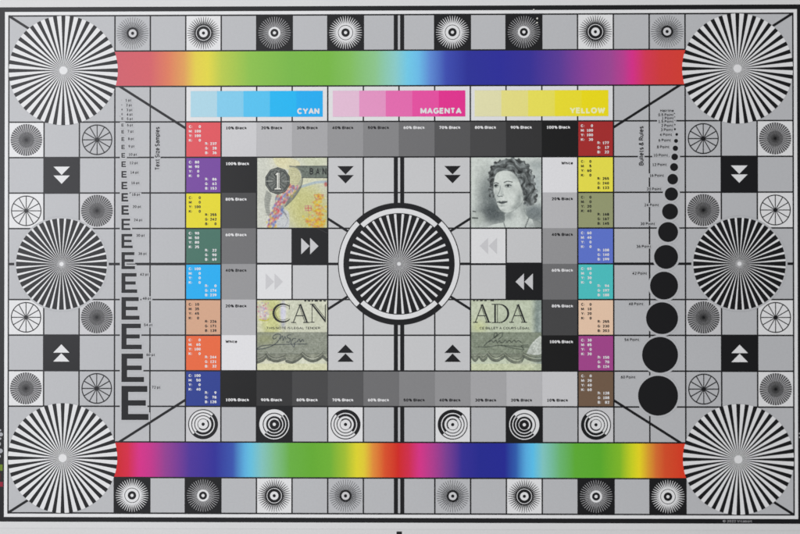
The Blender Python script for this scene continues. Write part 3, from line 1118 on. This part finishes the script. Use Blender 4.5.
# seal
oct_ = [(158 + 99 * math.cos(math.radians(a)), 178 + 106 * math.sin(math.radians(a))) for a in range(18, 378, 36)]
cv.poly(oct_, (66, 70, 68), 1, False)
oc2 = [(158 + 90 * math.cos(math.radians(a)), 178 + 96 * math.sin(math.radians(a))) for a in range(18, 378, 36)]
cv.stroke(oc2 + [oc2[0]], 4, (140, 143, 138), 0.8, False)
cv.poly([(158 + 80 * math.cos(math.radians(a)), 178 + 85 * math.sin(math.radians(a))) for a in range(18, 378, 36)], (104, 108, 104), 1, False)
for a in range(0, 360, 12):
    ca, sa = math.cos(math.radians(a)), math.sin(math.radians(a))
    cv.stroke([(158 + 26 * ca, 178 + 26 * sa), (158 + 78 * ca, 178 + 82 * sa)], 4, (160, 163, 158) if a % 24 else (60, 64, 62), 0.55, False)
cv.stroke([(68, 180), (118, 180)], 6, (175, 178, 172), 0.8, False)
cv.stroke([(198, 180), (248, 180)], 6, (175, 178, 172), 0.8, False)
cv.poly([(128, 250), (188, 250), (188, 232), (177, 228), (177, 108), (150, 108), (132, 126), (136, 140), (146, 138), (146, 228), (128, 232)], (40, 44, 44), 1, False)
cv.poly([(134, 245), (183, 245), (183, 236), (172, 232), (172, 113), (153, 113), (140, 127), (142, 133), (152, 132), (152, 232), (134, 236)], (214, 215, 206), 1, False)
cv.stroke([(165, 120), (165, 232)], 5, (120, 123, 118), 0.8, False)
for yy in (96, 262):
    for xx in range(112, 208, 14):
        cv.stroke([(xx, yy), (xx + 8, yy - 5)], 4, (176, 179, 172), 0.7, False)
for k in range(60):
    cv.stroke([(0, k * 9.1), (60, k * 9.1 + 6 * math.sin(k * 0.6))], 2.2, (188, 190, 180), 0.45, False)
    cv.stroke([(250, 200 + k * 5.8), (540, 200 + k * 5.8)], 1.8, (186, 184, 120), 0.30, False)
cv.stroke([(150, 290), (140, 330), (160, 380), (200, 420), (238, 470)], 6, (120, 123, 132), 0.6)
cv.stroke([(240, 470), (222, 520), (200, 540)], 5, (150, 156, 172), 0.6)
cv.noise(8, 7)
p1 = panel('banknote_panel', 7, 4, cv, 'banknote detail with a numeral one seal and coloured ribbon')
t_ = MB(8)
NT = ink('note_ink', (0.022, 0.025, 0.024))
for ch, x in (('B', 402), ('A', 450), ('N', 500)):
    add_text(t_, ch, pu(7, x), 4 + 108 / 540 * 2, 0.185, NT, width=0.105 if ch != 'N' else 0.11)
t_.build('lettering', p1)

# ---- panel two: a generic engraved portrait of a woman
cv = Canvas((196, 204, 198))
cv.blob(50, 150, 90, 260, (198, 206, 197), 0.9, hard=2)
cv.blob(190, 330, 120, 170, (104, 116, 118), 0.95, hard=1.6)
cv.blob(120, 250, 60, 140, (120, 132, 132), 0.6)
cv.blob(200, 430, 150, 70, (84, 96, 100), 0.9, hard=1.6)
cv.blob(490, 430, 110, 70, (110, 124, 130), 0.95, hard=1.5)
cv.blob(480, 480, 70, 60, (120, 132, 134), 0.8)
cv.blob(500, 60, 70, 40, (150, 162, 162), 0.8)
cv.blob(510, 210, 40, 120, (160, 174, 178), 0.8)
for k in range(48):
    y = 60 + k * 10
    cv.stroke([(30, y + 12), (140, y), (250, y + 4)], 2.4, (96, 108, 108), 0.28, False)
cv.blob(40, 470, 70, 60, (178, 188, 178), 0.8, hard=2)
cv.stroke([(14, 415), (34, 418)], 7, (50, 58, 56), 0.8, False)
cv.stroke([(10, 466), (50, 468)], 10, (60, 68, 66), 0.8, False)
# shoulders and neck
cv.poly([(110, 540), (180, 515), (255, 495), (262, 430), (300, 400), (400, 340), (418, 400), (432, 450), (470, 475), (540, 500), (540, 545), (110, 545)],
        (198, 206, 200), 1)
cv.blob(405, 410, 26, 70, (136, 147, 144), 0.65, rot=-10)
cv.blob(290, 445, 44, 36, (140, 151, 148), 0.8)
cv.poly([(470, 478), (540, 500), (540, 545), (500, 545)], (90, 100, 100), 0.5)
cv.blob(480, 530, 60, 30, (150, 160, 158), 0.7)
# hair mass
hair = [(150, 230), (138, 160), (148, 100), (175, 55), (215, 28), (270, 14), (330, 12), (385, 22), (425, 52), (455, 95), (478, 150), (490, 215), (502, 275),
        (500, 320), (475, 350), (440, 365), (415, 350), (395, 300), (380, 240), (370, 180), (330, 120), (280, 100), (230, 104), (195, 130), (178, 180), (170, 235),
        (168, 290), (158, 300), (142, 270)]
hm = cv.poly(hair, (100, 112, 114), 1)
# face
cv.poly([(176, 150), (200, 108), (250, 96), (310, 104), (352, 140), (378, 190), (392, 240), (404, 300), (396, 345), (350, 395), (300, 424), (262, 428), (226, 408),
         (205, 370), (190, 320), (174, 270), (168, 210)], (204, 211, 204), 1)
# ear
cv.blob(400, 290, 14, 30, (190, 198, 192), 0.9, hard=2)
cv.blob(414, 322, 9, 12, (228, 232, 226), 1.0, hard=3)
cv.stroke([(398, 260), (392, 290), (400, 312)], 3, (100, 110, 110), 0.7)
# modelling of the face
cv.blob(370, 320, 26, 70, (140, 151, 148), 0.75, rot=8)
cv.blob(340, 380, 44, 18, (134, 146, 143), 0.7, rot=-32)
cv.blob(192, 290, 18, 60, (162, 171, 168), 0.7, rot=-12)
cv.blob(325, 250, 40, 26, (180, 188, 182), 0.6)
cv.blob(240, 408, 30, 12, (150, 160, 156), 0.6)
cv.blob(345, 150, 24, 36, (168, 177, 173), 0.6, rot=-30)
# brows, eyes
cv.stroke([(176, 200), (192, 194), (212, 202)], 6, (60, 68, 70), 0.95)
cv.stroke([(254, 194), (280, 184), (318, 190)], 7, (72, 80, 82), 0.85)
for ex, w in ((193, 15), (287, 24)):
    cv.blob(ex, 218, w * 1.2, 15, (120, 131, 130), 0.75, hard=1.5)
    cv.blob(ex, 220, w * 0.8, 6.5, (190, 198, 193), 0.8, hard=2)
    cv.blob(ex - 2, 219, 8, 8, (48, 55, 57), 0.95, hard=2)
    cv.stroke([(ex - w, 219), (ex - 2, 210), (ex + w, 217)], 4, (56, 63, 65), 0.85)
    cv.stroke([(ex - w * 0.8, 228), (ex, 232), (ex + w * 0.8, 227)], 2.5, (120, 130, 128), 0.7)
# nose
cv.stroke([(232, 205), (226, 240), (214, 275), (205, 290)], 3, (160, 168, 165), 0.6)
cv.blob(236, 262, 9, 34, (166, 175, 171), 0.65, rot=8)
cv.stroke([(204, 294), (214, 302), (226, 298), (240, 300)], 4.5, (100, 110, 110), 0.8)
cv.blob(246, 290, 9, 8, (140, 150, 147), 0.7)
# mouth
cv.poly([(202, 343), (218, 335), (232, 341), (248, 334), (278, 340), (252, 357), (226, 358)], (92, 102, 102), 0.85)
cv.stroke([(202, 346), (228, 345), (277, 346)], 3.5, (44, 50, 52), 0.9)
cv.blob(238, 372, 26, 7, (150, 160, 156), 0.7)
# wavy hair: strands and lobes that follow the head, with a curly outline
save = cv.c.copy()
edge = catmull(hair + [hair[0]])
rr = random.Random(3)
for k in range(0, len(edge), 5):
    ex, ey = edge[k]
    if ey < 370 and not (175 < ex < 395 and ey > 100):
        rad = rr.uniform(9, 17)
        hm = np.maximum(hm, (np.hypot(cv.x - ex, cv.y - ey) < rad).astype(float))
for ex, ey, rad in ((486, 330, 22), (462, 352, 20), (498, 292, 16), (150, 292, 14), (142, 250, 13)):
    hm = np.maximum(hm, (np.hypot(cv.x - ex, cv.y - ey) < rad).astype(float))
dx, dy = cv.x - 285, cv.y - 240
rad = np.hypot(dx, dy * 0.96)
th = np.arctan2(dy, dx)
kk = 24
nz = rng.standard_normal((kk, kk))
xi, yi = cv.x / 540 * (kk - 1.01), cv.y / 540 * (kk - 1.01)
x0_, y0_ = xi.astype(int), yi.astype(int)
fx_, fy_ = xi - x0_, yi - y0_
fx_, fy_ = fx_ * fx_ * (3 - 2 * fx_), fy_ * fy_ * (3 - 2 * fy_)
wn = (nz[y0_, x0_] * (1 - fx_) + nz[y0_, x0_ + 1] * fx_) * (1 - fy_) + (nz[y0_ + 1, x0_] * (1 - fx_) + nz[y0_ + 1, x0_ + 1] * fx_) * fy_
lobes = np.sin(rad / 10.5 + 1.9 * np.sin(th * 8.5 + rad / 40) + 1.1 * wn)
strands = np.sin(rad / 3.1 + 3.2 * np.sin(th * 8.5 + rad / 40) + 2.5 * wn)
lobe2 = np.cos(th * 17 + rad / 13 + 1.4 * wn)
tone = 112 + 27 * lobes + 13 * lobe2 + 12 * strands
tone -= 22 * np.clip((rad - 215) / 30, 0, 1) + 18 * np.exp(-((rad - 150) / 22) ** 2)
tone = np.clip(tone, 56, 190)[..., None]
cv.c = save * (1 - hm[..., None]) + (tone * np.array([0.95, 1.02, 1.03])) * hm[..., None]
# the face stands in front of the hair again
fm = cv.mask([(180, 160), (202, 116), (250, 100), (308, 108), (348, 144), (374, 192), (390, 240), (402, 300), (396, 345), (350, 395), (300, 424), (262, 428), (226, 408),
              (205, 370), (190, 320), (176, 270), (172, 210)])[..., None]
cv.c = save * fm + cv.c * (1 - fm)
cv.stroke([(176, 190), (182, 146), (204, 116), (248, 102), (305, 108), (346, 142), (372, 188), (388, 235), (400, 268)], 5, (84, 94, 96), 0.45)
cv.blob(330, 150, 40, 16, (150, 160, 157), 0.5, rot=35)
cv.blob(430, 300, 12, 36, (66, 76, 80), 0.5)
cv.stroke([(170, 210), (172, 262), (186, 318), (204, 372), (228, 408), (262, 427)], 3.5, (96, 107, 108), 0.6)
cv.stroke([(262, 427), (300, 424), (350, 394), (394, 346), (404, 300)], 4, (118, 129, 127), 0.6)
cv.stroke([(222, 214), (220, 250), (206, 284), (200, 296)], 4, (120, 131, 129), 0.55)
for k in range(26):
    y = 112 + k * 12
    cv.stroke([(180, y + 10), (250, y), (330, y + 3), (395, y + 14)], 2.0, (150, 160, 156), 0.18)
# necklace
cv.stroke([(252, 505), (262, 540)], 6, (84, 94, 96), 0.8, False)
for k in range(7):
    cv.blob(444 - k * 5, 468 + k * 13, 6, 6, (70, 80, 82), 0.8, hard=2)
# engraved hatching over the darker tones
tone_ = cv.c.mean(2)
hat = 0.5 + 0.5 * np.sin((cv.y + 0.35 * cv.x) / 540 * 2 * math.pi * 62)
cv.c -= (np.clip((205 - tone_) / 110, 0, 1) * (hat - 0.5) * 20)[..., None]
cv.c = 128 + (cv.c - 128) * 1.10
cv.c = cv.c * 0.45 + (cv.c.mean(2)[..., None] * np.array([0.985, 1.01, 0.99])) * 0.55
cv.noise(7, 4, np.clip((215 - cv.c.mean(2)) / 90, 0, 1))
for ex, w in ((193, 15), (287, 22)):
    cv.blob(ex - 2, 219, 7, 7, (34, 40, 42), 0.9, hard=3)
    cv.stroke([(ex - w, 218), (ex - 2, 209), (ex + w, 216)], 4.5, (40, 47, 49), 0.9)
cv.stroke([(203, 294), (214, 303), (226, 298), (241, 301)], 5, (76, 86, 87), 0.85)
cv.stroke([(226, 222), (222, 256), (209, 284)], 4, (104, 115, 113), 0.6)
cv.stroke([(200, 342), (226, 348), (252, 347), (280, 339)], 4, (40, 46, 48), 0.9)
cv.stroke([(256, 430), (258, 470), (250, 505)], 4, (110, 120, 118), 0.6)
cv.stroke([(404, 352), (412, 410), (432, 452), (470, 476), (540, 500)], 4, (110, 120, 118), 0.6)
cv.noise(5, 6)
cv.noise(4, 14)
p2 = panel('portrait_panel', 13, 4, cv, 'grey green engraved portrait of a woman with curled hair')


# ---- panels three and four: lower part of the note
def lower_note(cv, tone, soft):
    cv.mix(((cv.y > 248) & (cv.y < 412)) * 0.95, tone)
    for k in range(9):
        y = 262 + k * 17
        for _ in range(34):
            x = rng.uniform(0, 540)
            cv.stroke([(x, y + rng.normal(0, 2)), (x + rng.uniform(4, 9), y - rng.uniform(2, 6))], 3, tuple(c * 0.78 for c in tone), 0.55, False)
    cv.stroke([(0, 248), (540, 248)], 4, tuple(c * 0.8 for c in tone), 0.6, False)
    cv.stroke([(0, 414), (540, 414)], 4, (90, 95, 88), 0.9, False)
    cv.mix(((cv.y > 416) & (cv.y < 440)) * 0.75, soft)


cv = Canvas((210, 211, 188))
cv.blob(110, 110, 90, 200, (198, 201, 132), 0.85, hard=2)
cv.blob(50, 90, 40, 60, (205, 190, 200), 0.9, hard=1.5)
for _ in range(50):
    cv.blob(45 + rng.normal(0, 26), 90 + rng.normal(0, 40), 7, 7, [(190, 160, 190), (222, 205, 150), (170, 170, 190), (200, 120, 140), (220, 225, 210)][rng.integers(5)], 0.7, hard=3)
cv.stroke([(18, 150), (60, 158), (88, 148)], 10, (190, 190, 70), 0.8)
cv.blob(200, 90, 24, 90, (206, 206, 226), 0.95, hard=2)
cv.blob(200, 190, 20, 30, (150, 155, 200), 0.4)
cv.mix((cv.x > 235) * 0.35, (206, 212, 196))
lower_note(cv, (142, 147, 134), (128, 132, 118))
cv.blob(60, 300, 90, 50, (158, 162, 110), 0.5)
cv.poly([(0, 416), (225, 416), (215, 445), (160, 455), (90, 470), (60, 440), (30, 460), (0, 480)], (120, 124, 112), 0.8)
for pts in ([(75, 420), (100, 455), (150, 470), (215, 452)], [(0, 480), (40, 465), (60, 445)], [(228, 470), (270, 480), (320, 455), (350, 425)],
            [(350, 425), (385, 455), (430, 470), (475, 455), (505, 430)]):
    cv.stroke(pts, 22, (86, 90, 82), 0.9)
    cv.stroke([(x, y - 14) for x, y in pts], 6, (160, 163, 148), 0.8)
    cv.stroke([(x, y - 24) for x, y in pts], 8, (92, 96, 88), 0.8)
    cv.stroke([(x, y - 33) for x, y in pts], 4, (165, 168, 152), 0.6)
    cv.stroke([(x, y - 5) for x, y in pts], 3, (140, 144, 130), 0.6)
cv.poly([(225, 420), (345, 420), (330, 445), (280, 465), (235, 462)], (128, 132, 118), 0.7)
cv.stroke([(505, 432), (540, 462)], 22, (96, 100, 92), 0.9, False)
cv.mix((cv.y > 490) * 0.7, (216, 216, 176))
sig(cv, [(0, 372), (40, 352), (120, 345), (250, 340), (385, 338)], 5, (52, 58, 66))
sig(cv, [(0, 378), (60, 372), (120, 350), (160, 318), (180, 280), (178, 264), (150, 262), (122, 280), (128, 300), (150, 290)], 5.5, (48, 54, 62))
sig(cv, [(180, 300), (195, 275), (200, 310), (215, 280), (222, 300)], 5, (48, 54, 62))
sig(cv, [(262, 268), (238, 270), (235, 288), (256, 300), (250, 322), (228, 322)], 5, (48, 54, 62))
sig(cv, [(300, 296), (275, 300), (262, 330), (285, 362), (290, 330), (310, 320), (325, 300), (335, 322), (350, 302), (360, 318)], 5, (48, 54, 62))
cv.noise(8, 6)
cv.noise(6, 15)
for k in range(46):
    cv.stroke([(236, 8 + k * 5.2), (540, 8 + k * 5.2)], 1.6, (170, 174, 152), 0.35, False)
p3 = panel('banknote_panel', 7, 8, cv, 'banknote detail reading CAN above a signature')

cv4 = Canvas((194, 203, 180))
cv4.blob(90, 60, 120, 120, (204, 210, 186), 0.8)
cv4.blob(60, 200, 60, 50, (206, 212, 150), 0.7)
cv4.mix(np.clip((cv4.x - 455) / 60, 0, 1) * 0.85, (128, 142, 138))
cv4.blob(505, 150, 20, 120, (110, 124, 122), 0.5)
cv4.blob(530, 200, 16, 140, (180, 192, 188), 0.5)
cv = cv4
lower_note(cv, (132, 141, 124), (120, 127, 112))
cv.poly([(425, 412), (450, 360), (470, 330), (500, 300), (540, 280), (540, 412)], (196, 202, 194), 0.95)
cv.noise(14, 9, cv.mask([(425, 412), (450, 360), (470, 330), (500, 300), (540, 280), (540, 412)]))
for pts in ([(130, 420), (160, 455), (200, 465), (245, 440)], [(262, 430), (300, 465), (350, 482), (385, 470), (400, 430)], [(400, 430), (450, 455), (500, 465), (540, 462)],
            [(10, 440), (30, 465), (50, 440)], [(70, 440), (90, 465), (115, 445)]):
    cv.stroke(pts, 22, (88, 94, 84), 0.85)
    cv.stroke([(x, y - 16) for x, y in pts], 6, (158, 164, 144), 0.8)
    cv.stroke([(x, y - 25) for x, y in pts], 7, (90, 96, 86), 0.8)
    cv.stroke([(x, y - 33) for x, y in pts], 4, (160, 166, 148), 0.6)
    cv.stroke([(x, y - 5) for x, y in pts], 3, (138, 144, 128), 0.6)
cv.poly([(270, 420), (390, 420), (370, 455), (310, 450)], (112, 118, 104), 0.6)
cv.mix((cv.y > 490) * 0.6, (206, 212, 172))
cv.blob(420, 490, 120, 14, (206, 210, 186), 0.6)
sig(cv, [(52, 358), (120, 360), (200, 350), (300, 352), (390, 358), (440, 360)], 4.5)
sig(cv, [(100, 352), (130, 320), (175, 290), (200, 262), (188, 250), (176, 268), (180, 290), (215, 260), (240, 250), (235, 280), (210, 300)], 5)
sig(cv, [(135, 322), (160, 312), (170, 325), (190, 308), (200, 330), (215, 310), (225, 325), (250, 322), (262, 305), (275, 325), (292, 308), (310, 325), (330, 308),
         (345, 325), (362, 310), (385, 325)], 5)
sig(cv, [(230, 345), (300, 365), (360, 375), (405, 380), (385, 350), (440, 345)], 4)
cv.noise(8, 6)
cv.noise(6, 15)
for k in range(46):
    cv.stroke([(0, 8 + k * 5.2), (460, 8 + k * 5.2)], 1.6, (150, 162, 138), 0.3, False)
p4 = panel('banknote_panel', 13, 8, cv, 'banknote detail reading ADA above a signature')


# open engraved capitals: drawn as thick and thin strokes
def cap_A(b, x, y, s, c, r):
    q = lambda a, d: (pu(c, x + a * s), r + (y + d * s) / 540 * 2)
    b.line(*q(0.50, 0), *q(0.12, 1.0), 0.0255, NT)
    b.line(*q(0.50, 0), *q(0.87, 1.0), 0.0474, NT, dz=0.2)
    b.line(*q(0.42, 0.02), *q(0.76, 1.0), 0.0163, NT, dz=0.4)
    b.line(*q(0.26, 0.63), *q(0.70, 0.63), 0.0236, NT, dz=0.6)
    b.line(*q(0.0, 1.0), *q(0.26, 1.0), 0.0236, NT, dz=0.8)
    b.line(*q(0.66, 1.0), *q(1.0, 1.0), 0.0236, NT, dz=0.8)


def cap_D(b, x, y, s, c, r):
    q = lambda a, d: (pu(c, x + a * s), r + (y + d * s) / 540 * 2)
    b.line(*q(0.2, 0.0), *q(0.2, 1.0), 0.0474, NT)
    b.line(*q(0.33, 0.0), *q(0.33, 1.0), 0.0182, NT)
    b.line(*q(0.02, 0.0), *q(0.45, 0.0), 0.0236, NT, dz=0.2)
    b.line(*q(0.02, 1.0), *q(0.45, 1.0), 0.0236, NT, dz=0.2)
    pts = [(0.42 + 0.50 * math.cos(a), 0.5 - 0.5 * math.sin(a)) for a in np.linspace(math.pi / 2, -math.pi / 2, 14)]
    for k, (p, n_) in enumerate(zip(pts[:-1], pts[1:])):
        b.line(*q(*p), *q(*n_), 0.024 + 0.034 * math.sin(math.pi * k / 12), NT, dz=0.4)


def cap_C(b, x, y, s, c, r):
    q = lambda a, d: (pu(c, x + a * s), r + (y + d * s) / 540 * 2)
    for rad, w0 in ((0.5, 0.056), (0.39, 0.011)):
        pts = [(0.5 + rad * 1.05 * math.cos(a), 0.5 - rad * math.sin(a)) for a in np.linspace(math.radians(48), math.radians(318), 22)]
        for k, (p, n_) in enumerate(zip(pts[:-1], pts[1:])):
            b.line(*q(*p), *q(*n_), w0 * (0.45 + 0.75 * math.sin(math.pi * k / 20)), NT, dz=0.02 * k)
    b.line(*q(0.86, 0.04), *q(0.86, 0.30), 0.0182, NT, dz=0.8)


def cap_N(b, x, y, s, c, r):
    q = lambda a, d: (pu(c, x + a * s), r + (y + d * s) / 540 * 2)
    b.line(*q(0.12, 0.0), *q(0.12, 1.0), 0.0201, NT)
    b.line(*q(0.12, 0.0), *q(0.86, 0.95), 0.0474, NT, dz=0.2)
    b.line(*q(0.24, 0.0), *q(0.86, 0.80), 0.0163, NT, dz=0.4)
    b.line(*q(0.86, 0.0), *q(0.86, 1.0), 0.0236, NT, dz=0.6)
    b.line(*q(0.0, 0.0), *q(0.26, 0.0), 0.0219, NT, dz=0.8)
    b.line(*q(0.0, 1.0), *q(0.26, 1.0), 0.0219, NT, dz=0.8)


b = MB(8)
cap_C(b, 132, 34, 136, 7, 8)
cap_A(b, 262, 34, 140, 7, 8)
cap_N(b, 405, 36, 136, 7, 8)
add_text(b, 'THIS NOTE IS LEGAL TENDER', pu(7, 74), 8 + 216 / 270, 0.066, NT, width=(484 - 74) / 270, weight=0.17)
for x0, x1 in ((362, 378), (388, 408), (418, 430), (440, 466), (476, 496), (508, 526)):
    b.rect(pu(7, x0), 8.022, pu(7, x1), 8.055, NT)
b.build('lettering', p3)
b = MB(8)
cap_A(b, 20, 36, 136, 13, 8)
cap_D(b, 158, 36, 138, 13, 8)
cap_A(b, 292, 36, 136, 13, 8)
add_text(b, 'CE BILLET A COURS L\u00c9GAL', pu(13, 68), 8 + 216 / 270, 0.066, NT, width=(448 - 68) / 270, weight=0.17)
for x0, x1 in ((20, 34), (44, 60), (70, 92), (104, 122), (150, 178)):
    b.rect(pu(13, x0), 8.022, pu(13, x1), 8.045, NT)
b.build('lettering', p4)
